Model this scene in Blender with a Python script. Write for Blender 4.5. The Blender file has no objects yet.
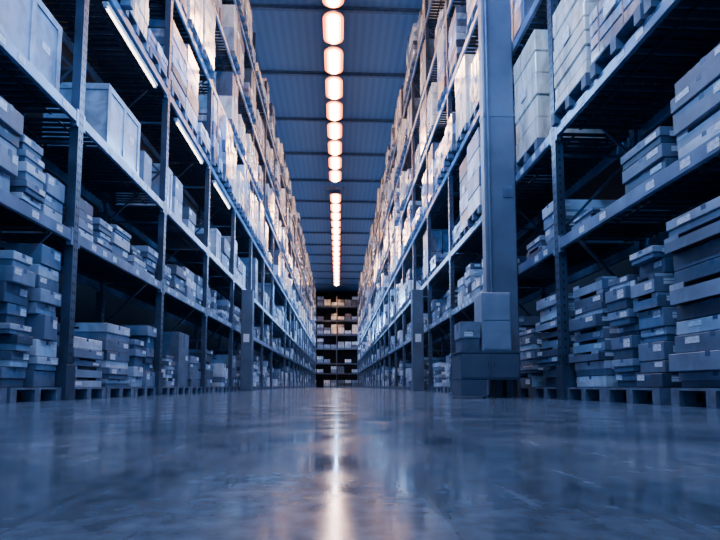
import bpy, bmesh, math, random
from mathutils import Vector, Matrix
random.seed(11)
S = bpy.context.scene
COL = S.collection
XL, XR = -3.02, 2.65          # rack faces
LEV = [1.93, 3.33, 5.40, 7.40, 9.40, 11.40]
DEPTH = 1.1
BAY = 3.0
CEIL = 14.0

# ------------------------------------------------------------ materials
def nt(name):
    m = bpy.data.materials.new(name); m.use_nodes = True
    n = m.node_tree; b = n.nodes['Principled BSDF']
    return m, n, b
def ramp(n, stops, inp):
    r = n.nodes.new('ShaderNodeValToRGB')
    el = r.color_ramp.elements
    while len(el) < len(stops): el.new(0.5)
    for e, (p, c) in zip(el, stops):
        e.position = p; e.color = (*c, 1)
    n.links.new(inp, r.inputs[0]); return r
def plain(name, c, rough=0.5, metal=0.0, var=0.25, scale=6.0, bump=0.0):
    m, n, b = nt(name)
    tc = n.nodes.new('ShaderNodeTexCoord')
    no = n.nodes.new('ShaderNodeTexNoise'); no.inputs['Scale'].default_value = scale; no.inputs['Detail'].default_value = 4
    n.links.new(tc.outputs['Object'], no.inputs['Vector'])
    lo = tuple(x*(1-var) for x in c); hi = tuple(min(1, x*(1+var)) for x in c)
    r = ramp(n, [(0.3, lo), (0.7, hi)], no.outputs['Fac'])
    n.links.new(r.outputs[0], b.inputs['Base Color'])
    b.inputs['Roughness'].default_value = rough; b.inputs['Metallic'].default_value = metal
    if bump:
        bp = n.nodes.new('ShaderNodeBump'); bp.inputs['Strength'].default_value = bump; bp.inputs['Distance'].default_value = 0.01
        n.links.new(no.outputs['Fac'], bp.inputs['Height']); n.links.new(bp.outputs[0], b.inputs['Normal'])
    return m
def emit(name, c, s):
    m, n, b = nt(name)
    b.inputs['Base Color'].default_value = (*c, 1)
    b.inputs['Emission Color'].default_value = (*c, 1)
    b.inputs['Emission Strength'].default_value = s
    return m
def boxmat(name, stops, rough, grime=0.25, coat=0.0, bump=.25, bscale=5, stretch=(1, 1, 1)):
    m, n, b = nt(name)
    g = n.nodes.new('ShaderNodeNewGeometry'); oi = n.nodes.new('ShaderNodeObjectInfo')
    a = n.nodes.new('ShaderNodeMath'); a.operation = 'ADD'
    n.links.new(g.outputs['Random Per Island'], a.inputs[0]); n.links.new(oi.outputs['Random'], a.inputs[1])
    f = n.nodes.new('ShaderNodeMath'); f.operation = 'FRACT'; n.links.new(a.outputs[0], f.inputs[0])
    r = ramp(n, stops, f.outputs[0])
    tc = n.nodes.new('ShaderNodeTexCoord')
    mp = n.nodes.new('ShaderNodeMapping'); mp.inputs['Scale'].default_value = stretch
    n.links.new(tc.outputs['Object'], mp.inputs[0])
    no = n.nodes.new('ShaderNodeTexNoise'); no.inputs['Scale'].default_value = bscale; no.inputs['Detail'].default_value = 7; no.inputs['Distortion'].default_value = .6
    n.links.new(mp.outputs[0], no.inputs['Vector'])
    r2 = ramp(n, [(0.35, (1-grime,)*3), (0.6, (1, 1, 1))], no.outputs['Fac'])
    mx = n.nodes.new('ShaderNodeMix'); mx.data_type = 'RGBA'; mx.blend_type = 'MULTIPLY'
    mx.inputs[0].default_value = 1
    n.links.new(r.outputs[0], mx.inputs[6]); n.links.new(r2.outputs[0], mx.inputs[7])
    n.links.new(mx.outputs[2], b.inputs['Base Color'])
    b.inputs['Roughness'].default_value = rough
    b.inputs['Coat Weight'].default_value = coat
    b.inputs['Coat Roughness'].default_value = 0.10
    bp = n.nodes.new('ShaderNodeBump'); bp.inputs['Strength'].default_value = bump; bp.inputs['Distance'].default_value = 0.01
    n.links.new(no.outputs['Fac'], bp.inputs['Height']); n.links.new(bp.outputs[0], b.inputs['Normal'])
    return m

M_CARTON = boxmat('carton_board', [(0, (.03, .06, .12)), (.35, (.085, .145, .26)), (.7, (.20, .31, .49)), (1, (.58, .72, .92))], .55, .4, bscale=4)
M_LOAD = boxmat('wrapped_load_board', [(0, (.015, .035, .08)), (.3, (.07, .14, .29)), (.55, (.24, .39, .68)), (.8, (.50, .70, 1.0)), (1, (.70, .85, 1.0))], .35, .65, 1.0, 1.0, 5, (1, 1, .35))
M_LOADLIT = boxmat('lamplit_load_board', [(0, (.85, .85, .88)), (.5, (1.0, .93, .86)), (1, (1.0, .98, .95))], .22, .55, 1.0, 1.0, 5, (1, 1, .35))  # pale peach puts the warm lamp light into the load colour
M_PALE = boxmat('pale_crate_board', [(0, (.24, .37, .58)), (1, (.40, .56, .80))], .5, .4, .3)
M_TAPE = plain('packing_tape', (.08, .13, .24), .25)
M_DARK = plain('dark_recess', (.006, .009, .016), .8)  # near black puts the shade of holes and tray insides into colour
M_STRAP = plain('strap', (.03, .05, .09), .4)
M_RACK = plain('rack_paint', (.04, .07, .13), .3, .3, .4, 3)
M_BEAM = plain('beam_paint', (.12, .20, .35), .28, .2, .4, 3)
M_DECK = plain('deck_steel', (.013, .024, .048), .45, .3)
M_WOOD = plain('pallet_wood', (.08, .13, .22), .75, 0, .4, 9, .3)
M_COLUMN = plain('column_paint', (.085, .14, .24), .45, .1, .25, 2)
M_GUARD = plain('guard_paint', (.055, .095, .165), .45, .1, .25, 2)
M_CAB = plain('cabinet_paint', (.06, .10, .175), .4, .1, .2, 2)
M_CABP = plain('mid_cabinet_paint', (.19, .29, .45), .4, .1, .2, 3)
M_WALL = plain('wall_panel', (.004, .007, .016), .85, 0, .2, .5)
M_PIPE = plain('pipe_paint', (.08, .14, .25), .6, .1)
M_HOUS = plain('lamp_housing', (.45, .5, .6), .4, .3)
M_LAMP = emit('lamp_glow', (1.0, .62, .35), 90)
M_HALO_IN = emit('lamp_inner_halo', (1.0, .30, .07), 26)  # orange bloom around each lamp, modelled as a glowing disc
M_HALO_OUT = emit('lamp_outer_halo', (1.0, .22, .05), 5)  # dimmer outer bloom, added as a wider glowing layer
M_TUBE = emit('tube_glow', (1.0, .80, .68), 9)
M_PLATE = plain('plate', (.50, .63, .82), .4, 0, .1)

def printmat():
    m, n, b = nt('printed_label')
    tc = n.nodes.new('ShaderNodeTexCoord')
    mp = n.nodes.new('ShaderNodeMapping'); n.links.new(tc.outputs['Generated'], mp.inputs[0])
    mp.inputs['Scale'].default_value = (1, 9, 5)
    br = n.nodes.new('ShaderNodeTexBrick')
    br.inputs['Color1'].default_value = (.66, .79, .96, 1); br.inputs['Color2'].default_value = (.10, .14, .22, 1)
    br.inputs['Mortar'].default_value = (.68, .81, .98, 1); br.inputs['Scale'].default_value = 1.0
    br.inputs['Mortar Size'].default_value = .18; br.inputs['Brick Width'].default_value = 1.3; br.inputs['Row Height'].default_value = 1.0
    sx = n.nodes.new('ShaderNodeSeparateXYZ'); n.links.new(mp.outputs[0], sx.inputs[0])
    cb = n.nodes.new('ShaderNodeCombineXYZ'); n.links.new(sx.outputs['Y'], cb.inputs['X']); n.links.new(sx.outputs['Z'], cb.inputs['Y'])
    n.links.new(cb.outputs[0], br.inputs['Vector']); n.links.new(br.outputs['Color'], b.inputs['Base Color'])
    b.inputs['Roughness'].default_value = .4
    return m
M_LABEL = printmat()

def floormat():
    m, n, b = nt('polished_concrete')
    tc = n.nodes.new('ShaderNodeTexCoord'); L = n.links.new
    def noise(s, d=6, dist=0.0):
        x = n.nodes.new('ShaderNodeTexNoise'); x.inputs['Scale'].default_value = s; x.inputs['Detail'].default_value = d
        x.inputs['Distortion'].default_value = dist; L(tc.outputs['Object'], x.inputs['Vector']); return x
    n1 = noise(2.2, 10, .5); n2 = noise(28, 8)
    r1 = ramp(n, [(.32, (.04, .09, .19)), (.5, (.075, .15, .29)), (.68, (.14, .25, .44))], n1.outputs['Fac'])
    r2 = ramp(n, [(.3, (.55, .55, .55)), (.7, (1.2, 1.2, 1.2))], n2.outputs['Fac'])
    mx = n.nodes.new('ShaderNodeMix'); mx.data_type = 'RGBA'; mx.blend_type = 'MULTIPLY'; mx.inputs[0].default_value = 1
    L(r1.outputs[0], mx.inputs[6]); L(r2.outputs[0], mx.inputs[7])
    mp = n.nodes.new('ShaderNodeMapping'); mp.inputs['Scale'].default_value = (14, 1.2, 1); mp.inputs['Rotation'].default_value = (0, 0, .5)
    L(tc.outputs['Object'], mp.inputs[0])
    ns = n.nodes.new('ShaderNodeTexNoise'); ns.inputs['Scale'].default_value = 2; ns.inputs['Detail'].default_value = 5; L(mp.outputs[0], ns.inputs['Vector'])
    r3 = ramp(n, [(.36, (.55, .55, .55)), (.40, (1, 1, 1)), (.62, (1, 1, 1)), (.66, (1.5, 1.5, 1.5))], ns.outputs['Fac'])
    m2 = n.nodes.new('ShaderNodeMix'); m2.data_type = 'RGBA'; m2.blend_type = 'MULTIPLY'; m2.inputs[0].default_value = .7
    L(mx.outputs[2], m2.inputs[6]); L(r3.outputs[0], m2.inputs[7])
    L(m2.outputs[2], b.inputs['Base Color'])
    n3 = noise(5, 10, .5)
    rr = n.nodes.new('ShaderNodeMapRange'); rr.inputs[1].default_value = .3; rr.inputs[2].default_value = .7
    rr.inputs[3].default_value = .07; rr.inputs[4].default_value = .22
    L(n3.outputs['Fac'], rr.inputs[0]); L(rr.outputs[0], b.inputs['Roughness'])
    bp = n.nodes.new('ShaderNodeBump'); bp.inputs['Strength'].default_value = .05; bp.inputs['Distance'].default_value = .01
    n4 = noise(8, 5); L(n4.outputs['Fac'], bp.inputs['Height']); L(bp.outputs[0], b.inputs['Normal'])
    b.inputs['IOR'].default_value = 1.45
    b.inputs['Specular Tint'].default_value = (.85, .92, 1.0, 1)
    return m
M_FLOOR = floormat()
def ceilmat():
    m, n, b = nt('ribbed_roof_deck')
    tc = n.nodes.new('ShaderNodeTexCoord')
    wv = n.nodes.new('ShaderNodeTexWave'); wv.bands_direction = 'X'; wv.inputs['Scale'].default_value = 1.0
    n.links.new(tc.outputs['Object'], wv.inputs['Vector'])
    r = ramp(n, [(.2, (.10, .19, .36)), (.8, (.125, .23, .42))], wv.outputs['Fac'])
    n.links.new(r.outputs[0], b.inputs['Base Color']); b.inputs['Roughness'].default_value = .6
    return m
M_CEIL = ceilmat()

# ------------------------------------------------------------ mesh builder
class MB:
    def __init__(s): s.v = []; s.f = []; s.m = []
    def box(s, a, b, mi=0):
        i = len(s.v)
        (x0, y0, z0), (x1, y1, z1) = a, b
        s.v += [(x0,y0,z0),(x1,y0,z0),(x1,y1,z0),(x0,y1,z0),(x0,y0,z1),(x1,y0,z1),(x1,y1,z1),(x0,y1,z1)]
        s.f += [(i,i+3,i+2,i+1),(i+4,i+5,i+6,i+7),(i,i+1,i+5,i+4),(i+1,i+2,i+6,i+5),(i+2,i+3,i+7,i+6),(i+3,i,i+4,i+7)]
        s.m += [mi]*6
    def cbox(s, a, b, c=.006, mi=0):
        bm = bmesh.new(); bmesh.ops.create_cube(bm, size=1)
        for v in bm.verts:
            v.co = Vector([(a[k]+b[k])/2 + v.co[k]*(b[k]-a[k]) for k in range(3)])
        bmesh.ops.bevel(bm, geom=bm.edges[:], offset=c, segments=1, affect='EDGES')
        i = len(s.v); bm.verts.index_update()
        s.v += [tuple(v.co) for v in bm.verts]
        for f in bm.faces:
            s.f.append(tuple(i+v.index for v in f.verts)); s.m.append(mi)
        bm.free()
    def bar(s, p, q, w, mi=0):
        p, q = Vector(p), Vector(q); d = (q-p).normalized()
        u = d.cross(Vector((0, 0, 1)))
        if u.length < .01: u = d.cross(Vector((0, 1, 0)))
        u.normalize(); t = d.cross(u); i = len(s.v); h = w/2
        for c in (p, q):
            for a, b in ((-h,-h),(h,-h),(h,h),(-h,h)): s.v.append(tuple(c+u*a+t*b))
        s.f += [(i,i+1,i+2,i+3),(i+7,i+6,i+5,i+4)] + [(i+k, i+4+k, i+4+(k+1)%4, i+(k+1)%4) for k in range(4)]
        s.m += [mi]*6
    def cyl(s, p, q, r, n=12, mi=0):
        p, q = Vector(p), Vector(q); d = (q-p).normalized()
        u = d.cross(Vector((0, 0, 1)))
        if u.length < .01: u = d.cross(Vector((0, 1, 0)))
        u.normalize(); t = d.cross(u); i = len(s.v)
        for c in (p, q):
            for k in range(n):
                a = 2*math.pi*k/n; s.v.append(tuple(c+u*r*math.cos(a)+t*r*math.sin(a)))
        for k in range(n): s.f.append((i+k, i+n+k, i+n+(k+1)%n, i+(k+1)%n)); s.m.append(mi)
        s.f += [tuple(range(i, i+n)), tuple(range(i+2*n-1, i+n-1, -1))]; s.m += [mi]*2
    def capsule(s, hw, hl, z0, z1, n=8, mi=0):
        pts = []
        for k in range(n+1):
            a = math.pi*k/n; pts.append((hw*math.cos(a), hl-hw+hw*math.sin(a)))
        for k in range(n+1):
            a = math.pi+math.pi*k/n; pts.append((hw*math.cos(a), -(hl-hw)+hw*math.sin(a)))
        i = len(s.v); m = len(pts)
        s.v += [(x, y, z0) for x, y in pts]+[(x, y, z1) for x, y in pts]
        s.f += [tuple(range(i+m-1, i-1, -1)), tuple(range(i+m, i+2*m))]+[(i+k, i+(k+1)%m, i+m+(k+1)%m, i+m+k) for k in range(m)]
        s.m += [mi]*(m+2)
    def mesh(s, name, mats):
        me = bpy.data.meshes.new(name); me.from_pydata(s.v, [], s.f)
        for m in mats: me.materials.append(m)
        me.polygons.foreach_set('material_index', s.m); me.update()
        bm = bmesh.new(); bm.from_mesh(me); bmesh.ops.recalc_face_normals(bm, faces=bm.faces); bm.to_mesh(me); bm.free()
        return me
def obj(name, me, loc=(0,0,0), rz=0, parent=None, **kw):
    o = bpy.data.objects.new(name, me); COL.objects.link(o)
    o.location = loc; o.rotation_euler[2] = rz
    if parent: o.parent = parent
    for k, v in kw.items(): o[k] = v
    return o

# ------------------------------------------------------------ shell
Y0, Y1 = -3.0, 76.0
WL, WR = -6.2, 5.9
mb = MB(); mb.box((WL, Y0, -.2), (WR, Y1, 0)); obj('floor', mb.mesh('floor', [M_FLOOR]), kind='structure', label='polished blue concrete warehouse floor')
mb = MB(); mb.box((WL, Y0, CEIL), (WR, Y1, CEIL+.2)); obj('ceiling', mb.mesh('ceiling', [M_CEIL]), kind='structure', label='ribbed metal roof deck')
for nm, a, b in (('wall_left', (WL-.2, Y0, 0), (WL, Y1, CEIL)), ('wall_right', (WR, Y0, 0), (WR+.2, Y1, CEIL)), ('wall_back', (WL, Y1, 0), (WR, Y1+.2, CEIL))):
    mb = MB(); mb.box(a, b); obj(nm, mb.mesh(nm, [M_WALL]), kind='structure', label='dark panelled warehouse wall')
mb = MB()
mb.box((WL+.01, -.06, CEIL-.04), (WR-.01, .06, CEIL-.001)); mb.box((WL+.01, -.06, CEIL-.16), (WR-.01, .06, CEIL-.13)); mb.box((WL+.01, -.015, CEIL-.13), (WR-.01, .015, CEIL-.04))
tm = mb.mesh('roof_beam', [M_PIPE])
for i in range(17):
    obj('roof_beam', tm, (0, 6+i*4, 0), label='painted steel cross beam under the roof deck', category='roof beam', group='roof beams')

# ------------------------------------------------------------ ceiling lamps
L = 1.70
hm = MB(); hm.capsule(.39, L/2+.05, .046, .10, 12); hm = hm.mesh('ceiling_light', [M_HOUS])
dm = MB(); dm.capsule(.17, L/2-.07, -.03, .0); dm = dm.mesh('diffuser', [M_LAMP])
sm = MB(); sm.capsule(.27, L/2-.02, .002, .02, 12); sm = sm.mesh('inner_halo', [M_HALO_IN])
im = MB(); im.capsule(.38, L/2+.04, .022, .044, 12); im = im.mesh('outer_halo', [M_HALO_OUT])
rm = MB(); rm.cyl((0, 0, .10), (0, 0, CEIL-13.58), .008, 6); rm = rm.mesh('suspension_rod', [M_PIPE])
for i in range(35):
    y = .8+i*1.98
    if i == 17:
        cbm = MB(); cbm.cbox((-.65, -.06, 13.50), (.65, .06, 13.62), .01)
        for x in (-.5, .5): cbm.cyl((x, 0, 13.62), (x, 0, CEIL-.001), .015, 8)
        obj('hanging_crosspiece', cbm.mesh('hanging_crosspiece', [M_PIPE]), (-.22, y, 0), label='dark steel crosspiece hung in the row of lights', category='crosspiece')
        continue
    o = obj('ceiling_light', hm, (-.22, y, 13.58), label='suspended linear high-bay light glowing warm orange white', category='ceiling light', group='row of ceiling lights above the aisle')
    obj('diffuser', dm, parent=o, label='glowing peach white diffuser'); obj('inner_halo', sm, parent=o, label='glowing disc added as orange halo'); obj('outer_halo', im, parent=o, label='dim glowing disc added as outer halo')
    for s in (-.6, .6): obj('suspension_rod', rm, (0, s, 0), parent=o)

# ------------------------------------------------------------ racks
HT = 12.9
def post(mb, x, y, holes):
    mb.box((x-.05, y-.055, 0), (x+.05, y-.045, HT)); mb.box((x-.05, y+.045, 0), (x+.05, y+.055, HT))
    mb.box((x-.05, y-.045, 0), (x-.042, y+.045, HT)); mb.box((x+.02, y-.045, 0), (x+.028, y+.045, HT))
    mb.box((x-.09, y-.09, 0), (x+.09, y+.09, .012))
    if holes:
        z = .1
        while z < HT-.1:
            mb.box((x-.0515, y-.03, z), (x-.0505, y-.015, z+.035), 1); mb.box((x-.0515, y+.015, z), (x-.0505, y+.03, z+.035), 1)
            mb.box((x-.01, y-.0565, z), (x+.01, y-.0552, z+.035), 1)
            z += .1
def brace_mesh(mb):
    z = .3; k = 0
    while z < HT-1:
        a, b = (.12, DEPTH-.12) if k % 2 == 0 else (DEPTH-.12, .12)
        mb.bar((.1, 0, z), (DEPTH-.1, 0, z), .03); mb.bar((a, 0, z), (b, 0, z+.9), .03); z += .9; k += 1
def beam(mb, x, z, h=.13):
    mb.cbox((x-.025, .06, z-h), (x+.025, BAY-.06, z), .006)
    mb.box((x-.029, .056, z-h-.04), (x+.029, .10, z+.03)); mb.box((x-.029, BAY-.10, z-h-.04), (x+.029, BAY-.056, z+.03))
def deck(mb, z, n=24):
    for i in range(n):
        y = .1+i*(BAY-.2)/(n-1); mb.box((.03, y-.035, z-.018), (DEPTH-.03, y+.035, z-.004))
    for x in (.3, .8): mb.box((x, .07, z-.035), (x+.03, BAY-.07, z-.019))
mb = MB(); post(mb, .05, 0, True); ME_POST = mb.mesh('upright_post', [M_RACK, M_DARK])
mb = MB(); brace_mesh(mb); ME_BRACE = mb.mesh('lattice_brace', [M_RACK])
mb = MB(); beam(mb, 0, 0); ME_BEAM = mb.mesh('shelf_beam', [M_BEAM])
mb = MB(); deck(mb, 0); ME_DECK = mb.mesh('slatted_deck', [M_DECK])
mb = MB(); mb.cbox((-.012, -.10, 0), (-.001, .10, .4), .004); mb.box((-.012, -.10, 0), (.14, -.09, .4)); mb.box((-.012, .09, 0), (.14, .10, .4)); ME_GUARD = mb.mesh('post_guard', [M_RACK])
mb = MB(); mb.box((-.003, -.06, -.035), (0, .06, .035)); ME_PRICE = mb.mesh('price_label', [M_LABEL])
mb = MB()
post(mb, .05, 0, False); post(mb, DEPTH-.05, 0, False); brace_mesh(mb)
for z in LEV: beam(mb, .03, z); beam(mb, DEPTH-.03, z); deck(mb, z, 12)
ME_FARBAY = mb.mesh('pallet_rack', [M_RACK])
mb = MB(); post(mb, .05, 0, False); post(mb, DEPTH-.05, 0, False); brace_mesh(mb); ME_ENDFRAME = mb.mesh('rack_end_frame', [M_RACK])

NB = 22
def off(side): return 0.0 if side < 0 else .1
for side in (-1, 1):
    for k in range(1, NB+1):
        y = k*BAY+off(side)
        loc = (XL, y+BAY, 0) if side < 0 else (XR, y, 0)
        rz = math.pi if side < 0 else 0
        lab = 'blue painted steel pallet rack bay with slatted shelves'
        if k > 8:
            o = obj('pallet_rack', ME_FARBAY, loc, rz, label=lab, category='warehouse rack', group='rack bays along the aisle'); continue
        o = bpy.data.objects.new('pallet_rack', None); COL.objects.link(o); o.location = loc; o.rotation_euler[2] = rz
        o['label'] = lab; o['category'] = 'warehouse rack'; o['group'] = 'rack bays along the aisle'; o.empty_display_size = .3
        fy = BAY if side < 0 else 0
        obj('upright_post', ME_POST, (0, fy, 0), parent=o)
        obj('upright_post', ME_POST, (DEPTH-.1, fy, 0), parent=o)
        obj('lattice_brace', ME_BRACE, (0, fy, 0), parent=o)
        obj('post_guard', ME_GUARD, (0, fy, 0), parent=o)
        for li, z in enumerate(LEV):
            b = obj('shelf_beam', ME_BEAM, (.03, 0, z), parent=o); obj('shelf_beam', ME_BEAM, (DEPTH-.03, 0, z), parent=o)
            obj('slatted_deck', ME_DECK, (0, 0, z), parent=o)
            if li < 2 and k < 6:
                yy = .35
                while yy < 2.8:
                    obj('price_label', ME_PRICE, (-.0255, yy, -.065), parent=b, label='white printed shelf label'); yy += random.choice([.3, .45, .8])
    obj('rack_end_frame', ME_ENDFRAME, ((XL, 23*BAY+.1, 0) if side < 0 else (XR, 23*BAY+.1+off(side), 0)), math.pi if side < 0 else 0,
        label='blue steel upright frame closing the rack row', category='rack frame')
YE = 73.0
for i in range(-2, 2):
    obj('pallet_rack', ME_FARBAY, (i*BAY+3.0-.2, YE, 0), math.pi/2, label='blue steel pallet rack standing across the aisle end', category='warehouse rack', group='rack bays across the aisle end')

# ------------------------------------------------------------ pallets
mb = MB()
for i in range(7): mb.box((i*.148, 0, .122), (i*.148+.11, .9, .142))
for y in (0, .4, .8):
    mb.box((0, y, .10), (1.0, y+.1, .122)); mb.box((0, y, 0), (1.0, y+.1, .02))
    for x in (0, .43, .86): mb.box((x, y, .02), (x+.14, y+.1, .10))
ME_PALLET = mb.mesh('pallet', [M_WOOD])
pallets = []; loads = []; cartons = []
cache = {}
def carton_mesh(w, d, h, style):
    key = (w, d, h, style)
    if key in cache: return cache[key]
    mb = MB()
    if style == 1:     # telescoping lid
        mb.cbox((.012, .012, 0), (d-.012, w-.012, h*.6), .004); mb.cbox((0, 0, h*.45), (d, w, h), .004)
    elif style == 2:   # open topped shallow tray with a dipped front
        t = .008
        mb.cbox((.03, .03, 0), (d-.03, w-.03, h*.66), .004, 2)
        mb.box((0, 0, 0), (t, w, h*.70)); mb.box((d-t, 0, 0), (d, w, h)); mb.box((t, 0, 0), (d-t, t, h*.84)); mb.box((t, w-t, 0), (d-t, w, h*.84))
        mb.box((0, 0, h*.70), (t, w*.2, h)); mb.box((0, w*.8, h*.70), (t, w, h))
        mb.box((t, 0, h*.84), (t+.16, t, h)); mb.box((d-t-.16, 0, h*.84), (d-t, t, h))
    elif style == 3:   # battened crate
        mb.cbox((.015, .015, 0), (d-.015, w-.015, h-.01), .004)
        for y in (0, w-.08): mb.box((0, y, 0), (.02, y+.08, h)); mb.box((d-.02, y, 0), (d, y+.08, h))
        for z in (0, h-.08): mb.box((0, .081, z), (.02, w-.081, z+.08)); mb.box((.021, 0, z), (d-.021, .02, z+.08)); mb.box((.021, w-.02, z), (d-.021, w, z+.08))
        mb.box((0, w/2-.04, .081), (.018, w/2+.04, h-.081))
        mb.box((.021, .021, h-.01), (d-.021, w-.021, h))
    else:
        mb.cbox((0, 0, 0), (d, w, h), .006)
        mb.box((.006, w/2-.0015, h), (d-.006, w/2+.0015, h+.0008), 2)
    if style < 2:
        mb.box((.01, w/2-.025, h+.0005), (d-.01, w/2+.025, h+.0015), 1)
        mb.box((-.0015, w/2-.025, h*.72), (-.0003, w/2+.025, h+.0015), 1)
        if h > .2:
            mb.box((d/2-.045, -.0012, h*.62), (d/2+.045, -.0002, h*.62+.03), 2)
            mb.box((d/2-.045, w+.0002, h*.62), (d/2+.045, w+.0012, h*.62+.03), 2)
    me = mb.mesh('carton', [M_PALE if style == 3 else M_CARTON, M_TAPE, M_DARK]); cache[key] = me; return me
lab_cache = {}
def label_mesh(w, h, axis):
    key = (w, h, axis)
    if key not in lab_cache:
        mb = MB()
        if axis == 'x': mb.box((-.002, 0, 0), (0, w, h))
        else: mb.box((0, -.002, 0), (w, 0, h))
        lab_cache[key] = mb.mesh('printed_label', [M_LABEL])
    return lab_cache[key]

def stack(side, ya, yb, z0, ztop, h, style=0, d=.85, front=.04, jit=.015, var=True, mix=.35):
    z = z0; W0 = (yb-ya)
    while True:
        hh = round(h*random.choice([.7, .85, 1, 1, 1.25, 1.5] if var else [.85, 1, 1, 1.1, 1.3]), 2) if h < .25 else h
        if z + hh > ztop + hh*.5: break
        st = style if style == 3 or random.random() > mix else random.choice([0, 1, 2])
        if hh > .3 and st in (1, 2): st = 0
        cut = random.choice([0, 0, .03, .08, .14] if var else [0, 0, 0, .03, .06]) if W0 > .4 else 0
        w = round(W0-.015-cut, 3)
        cartons.append(dict(side=side, y=ya+random.uniform(0, cut)+random.uniform(-.5, .5)*jit*.5, w=w, d=d, h=hh, z=z+.003, x=front+random.uniform(0, jit*4), st=st, rot=random.uniform(-1, 1)*.02))
        z += hh + .006
def pallet(side, y, z, x=0.03): pallets.append((side, y, z, x))

# ---- left bay 1 (y 3..6)
for y in (3.1, 4.05, 5.0): pallet(-1, y, 0.002)
stack(-1, 3.1, 3.95, .145, 1.5, .16, 1)
stack(-1, 4.1, 4.85, .145, 1.55, .19, 0, jit=.03)
stack(-1, 5.0, 5.40, .145, 1.42, .15, 1, jit=.03)
stack(-1, 5.47, 5.88, .145, 1.58, .17, 0, jit=.02)
stack(-1, 3.15, 3.9, 1.935, 2.7, .2, 0)
stack(-1, 4.1, 4.6, 1.935, 2.8, .14, 1); stack(-1, 4.62, 5.05, 1.935, 2.7, .17, 0)
stack(-1, 5.10, 5.45, 1.935, 2.65, .12, 1); stack(-1, 5.50, 5.88, 1.935, 2.45, .14, 0)
stack(-1, 3.7, 4.5, 3.335, 3.75, .38, 0); stack(-1, 4.75, 5.85, 3.335, 4.3, .95, 3, front=.15)
# left bay 2 (6..9)
for y in (6.1, 7.05, 8.0): pallet(-1, y, 0.002)
stack(-1, 6.12, 6.95, .145, .75, .13, 2); stack(-1, 7.07, 7.9, .145, .95, .15, 1); stack(-1, 8.02, 8.45, .145, .8, .15, 0); stack(-1, 8.47, 8.9, .145, 1.05, .19, 0)
stack(-1, 6.12, 6.6, 1.935, 2.45, .14, 0); stack(-1, 6.65, 7.1, 1.935, 2.3, .1, 1); stack(-1, 7.15, 7.7, 1.935, 2.4, .12, 0); stack(-1, 7.8, 8.3, 1.935, 2.3, .09, 0); stack(-1, 8.35, 8.85, 1.935, 2.4, .12, 1)
stack(-1, 6.75, 7.95, 3.335, 4.25, .88, 3); stack(-1, 8.1, 8.6, 3.335, 3.9, .55, 0)
# left bay 3 (9..12)
for y in (9.1, 10.05, 11.0): pallet(-1, y, 0.002)
stack(-1, 9.1, 9.45, .145, .6, .22, 0); stack(-1, 9.5, 10.0, .145, .7, .15, 1); stack(-1, 10.05, 10.9, .145, 1.3, 1.05, 0); stack(-1, 11.05, 11.85, .145, .8, .18, 0)
# right bay 1 (3.1..6.1)
for y in (3.2, 4.25, 5.15): pallet(1, y, 0.002)
stack(1, 3.2, 4.1, .145, 1.46, .125, 0, front=.02, jit=.02, var=False, mix=.6)
stack(1, 4.28, 4.66, .145, 1.32, .12, 0, front=.02, jit=.03, var=False, mix=.6); stack(1, 4.70, 5.08, .145, 1.18, .14, 1, front=.03, jit=.03, var=True)
stack(1, 5.28, 5.98, .145, 1.36, .115, 2, front=.02, jit=.03, d=.75, var=False, mix=.5)
stack(1, 3.3, 4.0, 1.935, 2.70, .14, 0, jit=.02, var=False); stack(1, 4.12, 4.75, 1.935, 2.36, .11, 1, var=False); stack(1, 5.35, 5.9, 1.935, 2.08, .08, 1)
# right bay 2 (6.1..9.1)
for y in (6.2, 7.15, 8.1): pallet(1, y, 0.002)
stack(1, 6.25, 7.0, .145, 1.36, .12, 2, front=.02, jit=.04, var=False, mix=.5); stack(1, 7.2, 8.0, .145, 1.0, .15, 1, front=.06); stack(1, 8.15, 8.95, .145, 1.3, .18, 0, front=.06)
stack(1, 6.2, 6.7, 1.935, 2.45, .16, 0); stack(1, 6.75, 7.3, 1.935, 2.2, .12, 1); stack(1, 8.2, 8.9, 1.935, 2.3, .14, 1)
hand = [(1, 6.6, 1, .0, 6, 1), (1, 5.15, 1, -.04, 3, 1), (1, 4.15, 1, -.04, 10, 0), (1, 3.2, 1, -.04, 12, 0), (1, 8.1, 1, .06, 7, 0)]
for s, y, li, x, v, wm in hand:
    pallet(s, y, LEV[li]+.003, x); loads.append((s, y, LEV[li]+.147, x, v, wm))

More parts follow.
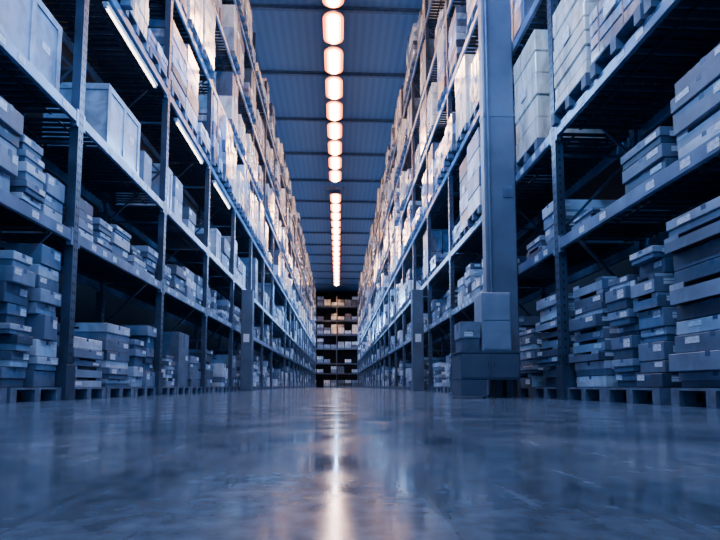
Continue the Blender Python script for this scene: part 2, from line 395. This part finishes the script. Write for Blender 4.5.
for side in (-1, 1):
    for k in range(1, NB+1):
        y0 = k*BAY+off(side)
        fine = k < 9
        if not ((side < 0 and k <= 3) or (side > 0 and k <= 2)):
            for j in range(3):
                ya = y0+.1+j*.95; pallet(side, ya, 0.002)
                if random.random() < .1: continue
                st = random.choice([0, 1, 2]) ; h = random.choice([.14, .16, .19, .24, .35]) if fine else random.choice([.3, .4])
                if random.random() < .4: stack(side, ya, ya+.88, .145, random.uniform(.4, 1.4), h, st)
                else:
                    stack(side, ya, ya+.43, .145, random.uniform(.3, 1.3), h, st); stack(side, ya+.45, ya+.88, .145, random.uniform(.4, 1.3), h, 0)
        if not (k <= 2):
            ya = y0+.12
            while ya < y0+2.5:
                w = random.choice([.4, .5, .7]) if fine else .8
                h = random.choice([.14, .2, .3]) if fine else .35
                stack(side, ya, min(ya+w, y0+2.88), LEV[0]+.005, LEV[0]+random.uniform(.2, .8), h, random.choice([0, 1])); ya += w+random.uniform(.02, .25)
        if side < 0 and k > 2:
            ya = y0+.12
            while ya < y0+2.1:
                w = random.choice([.5, .7, .85]); h = random.choice([.25, .4, .8])
                stack(side, ya, ya+w, LEV[1]+.005, LEV[1]+random.uniform(.4, 1.3), h, random.choice([0, 0, 3]) if h > .7 else 0); ya += w+random.uniform(.05, .4)
        for li in ((1, 2, 3, 4, 5) if side > 0 else (2, 3, 4, 5)):
            if side > 0 and li == 1 and k <= 2: continue
            for j in range(3):
                if random.random() < .14: continue
                ya = y0+.1+j*.95; x = random.uniform(-.14, .05)
                if side > 0 and k == 2: x = .06
                pallet(side, ya, LEV[li]+.003, x)
                loads.append((side, ya, LEV[li]+.147, x, random.randrange(14), random.random() < .24))

def load_boxes(mb, v, ox=0, oy=0, oz=0, sx=1):
    rnd = random.Random(v*13+5)
    H  = [1.15, 1.20, 1.5, 1.3, 1.6, 1.0, 1.55, 1.4, .75, 1.5, .55, 1.1, .35, .9][v]
    nz = [3, 4, 3, 8, 5, 2, 5, 2, 3, 4, 4, 5, 3, 3][v]; ny = [2, 3, 2, 1, 3, 1, 1, 2, 2, 1, 1, 3, 1, 2][v]; nx = 2 if v % 2 else 1
    h = H/nz; w = .88/ny; d = .96/nx
    for a in range(nz):
        for b in range(ny):
            if a == nz-1 and nz > 2 and b == ny-1 and ny > 1 and v % 3 == 0: continue
            for c in range(nx):
                e = rnd.uniform(-.012, .012)
                p = (c*d+.006+e+.014, b*w+.006+e+.014, a*h); q = ((c+1)*d-.006+e, (b+1)*w-.010+e, (a+1)*h-.008)
                A = (ox+sx*p[0], oy+p[1], oz+p[2]); B = (ox+sx*q[0], oy+q[1], oz+q[2])
                lo = tuple(min(A[i], B[i]) for i in range(3)); hi = tuple(max(A[i], B[i]) for i in range(3))
                mb.box(lo, hi, 0) if ox else mb.cbox(lo, hi, .010)
    return H
LM = []
for v in range(14):
    pair = []
    for mat in (M_LOAD, M_LOADLIT):
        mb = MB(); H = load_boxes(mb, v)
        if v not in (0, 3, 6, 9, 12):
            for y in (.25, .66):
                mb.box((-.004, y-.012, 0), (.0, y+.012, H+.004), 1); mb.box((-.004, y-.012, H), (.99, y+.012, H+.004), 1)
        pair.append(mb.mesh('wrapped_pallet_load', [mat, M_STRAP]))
    LM.append((pair, H))

def place(side, x, y, z, w):
    return ((XL-x, y+w, z), math.pi) if side < 0 else ((XR+x, y, z), 0)
loads.sort(key=lambda t: math.hypot(t[1], t[2]))
mbs = MB(); mbw = MB()
for i, (side, y, z, x, v, wm) in enumerate(loads):
    if i < 290:
        loc, rz = place(side, x, y, z, .9)
        pair, H = LM[v]
        lab = 'stretch-wrapped block of cartons coloured as peach lit, strapped on a pallet' if wm else 'stretch-wrapped block of pale blue cartons on a rack pallet'
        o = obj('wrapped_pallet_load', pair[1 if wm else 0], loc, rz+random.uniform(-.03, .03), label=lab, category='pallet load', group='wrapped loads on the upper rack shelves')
        if i < 110: obj('shipping_label', label_mesh(.21, .15, 'x'), (-.005, .35, H*.5), parent=o, label='white printed shipping label')
    else:
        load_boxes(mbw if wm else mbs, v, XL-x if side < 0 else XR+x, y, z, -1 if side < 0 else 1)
pb = MB()
def raw_pallet(mb, x0, y0, z, dx, dy):
    xa, xb = sorted((x0, x0+dx))
    mb.box((xa, y0, z+.11), (xb, y0+dy, z+.14))
    for k in range(3): mb.box((xa, y0+k*(dy-.1)/2, z), (xb, y0+k*(dy-.1)/2+.1, z+.11))
for zi, z in enumerate([0]+LEV):
    for i in range(12):
        x = -5.9+i*.98
        if random.random() < .2: continue
        n = random.choice([1, 2, 3]) if zi > 1 else random.choice([1, 2]); hh = .42
        raw_pallet(pb, x, YE+.05, z+.002, .9, .95)
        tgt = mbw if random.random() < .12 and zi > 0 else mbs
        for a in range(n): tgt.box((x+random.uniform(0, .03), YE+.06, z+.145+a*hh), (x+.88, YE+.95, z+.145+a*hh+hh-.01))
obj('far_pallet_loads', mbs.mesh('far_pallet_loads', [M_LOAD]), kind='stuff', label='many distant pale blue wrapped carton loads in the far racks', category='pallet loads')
obj('far_lamplit_loads', mbw.mesh('far_lamplit_loads', [M_LOADLIT]), kind='stuff', label='many distant wrapped loads coloured as peach lit in the far racks', category='pallet loads')

pallets.sort(key=lambda t: math.hypot(t[1], t[2]))
for i, (side, y, z, x) in enumerate(pallets):
    if i < 290:
        loc, rz = place(side, x, y, z, .9)
        obj('pallet', ME_PALLET, loc, rz, label='weathered wooden pallet carrying cartons', category='pallet', group='pallets under the loads')
    else:
        raw_pallet(pb, XL-x if side < 0 else XR+x, y, z, -1.0 if side < 0 else 1.0, .9)
obj('far_pallets', pb.mesh('far_pallets', [M_WOOD]), kind='stuff', label='many distant wooden pallets in the far racks', category='pallets')

cartons.sort(key=lambda c: c['y']-(3.5*c['h']*c['w']))
cb = MB()
for i, c in enumerate(cartons):
    if i < 298:
        me = carton_mesh(c['w'], c['d'], c['h'], c['st'])
        loc, rz = place(c['side'], c['x'], c['y'], c['z'], c['w'])
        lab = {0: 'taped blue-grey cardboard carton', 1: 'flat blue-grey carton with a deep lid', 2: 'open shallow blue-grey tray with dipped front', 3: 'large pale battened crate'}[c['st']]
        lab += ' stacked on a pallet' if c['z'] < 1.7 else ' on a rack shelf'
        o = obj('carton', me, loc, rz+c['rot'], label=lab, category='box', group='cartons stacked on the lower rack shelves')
        lw = min(.16, c['w']*.3); lh = min(.09, c['h']*.38)
        lw, lh = round(lw, 2), round(lh, 2)
        yy = c['w']*.08 if i % 3 else c['w']*.66
        if i % 4 != 1 or c['st'] == 3:
            obj('printed_label', label_mesh(lw, lh, 'x'), (-.0008 if c['st'] != 3 else .014, yy if c['st'] != 3 else .2, c['h']*(.5 if c['st'] != 2 else .2)), parent=o, label='pale printed label')
        if c['side'] > 0 and c['st'] != 3:
            obj('printed_label', label_mesh(lw, lh, 'y'), (c['d']*.1, -.0008, c['h']*.4), parent=o, label='pale printed label')
    else:
        xa = XL-c['x']-c['d'] if c['side'] < 0 else XR+c['x']
        cb.box((xa, c['y'], c['z']), (xa+c['d'], c['y']+c['w'], c['z']+c['h']))
        if c['y'] < 32:
            xf = XL-c['x']+.002 if c['side'] < 0 else XR+c['x']-.002
            x0, x1 = sorted((xf, xf-.001*c['side']))
            cb.box((x0, c['y']+c['w']*.1, c['z']+c['h']*.4), (x1, c['y']+c['w']*.35, c['z']+c['h']*.75), 1)
obj('far_cartons', cb.mesh('far_cartons', [M_CARTON, M_PLATE]), kind='stuff', label='many distant cartons stacked on the lower shelves', category='boxes')

# ------------------------------------------------------------ under-shelf tubes (left)
fh = MB(); fh.cbox((-.04, 0, .02), (.04, 1.9, .06), .006); fh = fh.mesh('shelf_tube_light', [M_HOUS])
ft = MB(); ft.cyl((0, .04, 0), (0, 1.86, 0), .016); ft = ft.mesh('fluorescent_tube', [M_TUBE])
fc = MB(); fc.box((-.02, 0, -.02), (.02, .04, .02)); fc = fc.mesh('end_cap', [M_HOUS])
for k in range(2, 5):
    o = obj('shelf_tube_light', fh, (XL-.07, k*BAY+.6, LEV[2]-.235), label='slim fluorescent batten under a rack shelf', category='tube light', group='tube lights under the rack shelves')
    obj('fluorescent_tube', ft, parent=o, label='glowing white tube'); obj('end_cap', fc, parent=o); obj('end_cap', fc, (0, 1.86, 0), parent=o)
    for s in (.3, 1.5):
        hb = MB(); hb.cyl((0, s, .06), (0, s, .13), .006, 6); obj('hanger', hb.mesh('hanger', [M_PIPE]), parent=o)

# ------------------------------------------------------------ column, cabinet, posts
mb = MB()
cx0, cx1, cy, cd = 2.17, 2.64, 7.42, .2
mb.cbox((cx0, cy, 0.0), (cx1, cy+cd, CEIL-.001), .02)
mb.box((cx0-.03, cy-.02, 0), (cx1, cy+cd+.03, .04))
for z in (4.2, 8.6): mb.box((cx0-.006, cy-.006, z), (cx1, cy+cd+.006, z+.05))
col = obj('building_column', mb.mesh('building_column', [M_COLUMN]), label='boxed blue steel building column in front of the rack', category='column')
mb = MB(); mb.cbox((cx1-.2, cy-.012, 2.95), (cx1-.06, cy-.001, 3.12), .003); obj('location_plate', mb.mesh('location_plate', [M_BEAM]), parent=col, label='small pale plate')
mb = MB(); mb.cyl((cx0+.06, cy-.03, 1.5), (cx0+.06, cy-.03, CEIL-.5), .015); obj('conduit', mb.mesh('conduit', [M_PIPE]), parent=col)

cab = bpy.data.objects.new('utility_cabinet', None); COL.objects.link(cab); cab.location = (1.62, 6.80, 0)
cab['label'] = 'low dark grey steel cabinet at the column foot'; cab['category'] = 'cabinet'
mb = MB(); mb.cbox((0, 0, .24), (.80, .56, .60), .012); mb.box((0, 0, .02), (.34, .56, .24)); mb.box((-.01, -.01, .60), (.81, .57, .62)); obj('body', mb.mesh('body', [M_CAB]), parent=cab)
mb = MB(); mb.cbox((0, -.012, .27), (.37, 0, .57), .004); dme = mb.mesh('door', [M_CAB])
for x in (.02, .41): obj('door', dme, (x, 0, 0), parent=cab)
mb = MB(); mb.cyl((0, -.026, .40), (0, -.026, .48), .005); hme = mb.mesh('handle', [M_RACK])
for x in (.36, .44): obj('handle', hme, (x, 0, 0), parent=cab)
mb = MB(); mb.cyl((0, 0, 0), (0, 0, .24), .025); fme = mb.mesh('foot', [M_DARK])
for x, y in ((.45, .06), (.74, .06), (.45, .5), (.74, .5)): obj('foot', fme, (x, y, 0), parent=cab)
ch = bpy.data.objects.new('panelled_case', None); COL.objects.link(ch); ch.location = (1.93, 6.86, .622)
ch['label'] = 'tall mid-blue panelled case standing on the low cabinet'; ch['category'] = 'case'
mb = MB(); mb.cbox((0, 0, 0), (.40, .4, .80), .012); obj('body', mb.mesh('body', [M_CABP]), parent=ch)
mb = MB(); mb.cbox((.02, -.010, .03), (.38, -.001, .40), .003); obj('panel', mb.mesh('panel', [M_CABP]), parent=ch)
mb = MB(); mb.cbox((.02, -.010, .42), (.38, -.001, .77), .003); obj('panel', mb.mesh('panel', [M_CABP]), parent=ch)
o = obj('carton', carton_mesh(.4, .27, .40, 1), (1.64, 6.88, .623), -.02, label='small lidded blue-grey carton standing on the cabinet', category='box')
obj('printed_label', label_mesh(.12, .07, 'y'), (.05, -.001, .2), parent=o)

for sx, y, h, w in ((1, 15.75, 3.1, .34), (-1, 16.0, 3.1, .34)):
    mb = MB(); x = 2.28 if sx > 0 else -2.98
    mb.cbox((x, y, 0), (x+w, y+w, h), .015); mb.box((x-.02, y-.02, 0), (x+w+.02, y+w+.02, .05)); mb.box((x-.01, y-.01, h-.02), (x+w+.01, y+w+.01, h+.02))
    o = obj('guard_post', mb.mesh('guard_post', [M_GUARD]), label='square boxed steel post beside the rack', category='post')
    mb = MB(); mb.box((x+.08, y-.006, 1.5), (x+.26, y-.001, 1.75)); obj('location_plate', mb.mesh('location_plate', [M_PLATE]), parent=o, label='small pale plate')

# ------------------------------------------------------------ lights and world
w = bpy.data.worlds.new('World'); S.world = w; w.use_nodes = True
w.node_tree.nodes['Background'].inputs[0].default_value = (.28, .56, 1.0, 1); w.node_tree.nodes['Background'].inputs[1].default_value = .6
for i in range(7):
    for s in (-1, 1):
        l = bpy.data.lights.new('added_aisle_fill', 'AREA'); l.shape = 'RECTANGLE'; l.size = 9.0; l.size_y = .4  # blue fill light added to brighten the rack faces, has no fixture
        l.energy = 640; l.color = (.24, .52, 1.0)
        o = bpy.data.objects.new('added_aisle_fill', l); COL.objects.link(o)
        o.location = (-.15+.02*s, 3+i*10.5, 6.4)
        t = .12
        zdir = Vector((-s*math.cos(t), 0, math.sin(t))); xdir = Vector((0, 1, 0)); ydir = zdir.cross(xdir)
        o.rotation_euler = Matrix((xdir, ydir, zdir)).transposed().to_euler()
# ------------------------------------------------------------ camera
c = bpy.data.cameras.new('Camera'); cam = bpy.data.objects.new('Camera', c); COL.objects.link(cam)
c.lens = 26; c.sensor_width = 36; c.clip_start = .02; c.clip_end = 300
cam.location = (0, 0, .16); cam.rotation_euler = (math.radians(94.8), 0, -math.radians(2.42))
c.shift_y = .1004
S.camera = cam
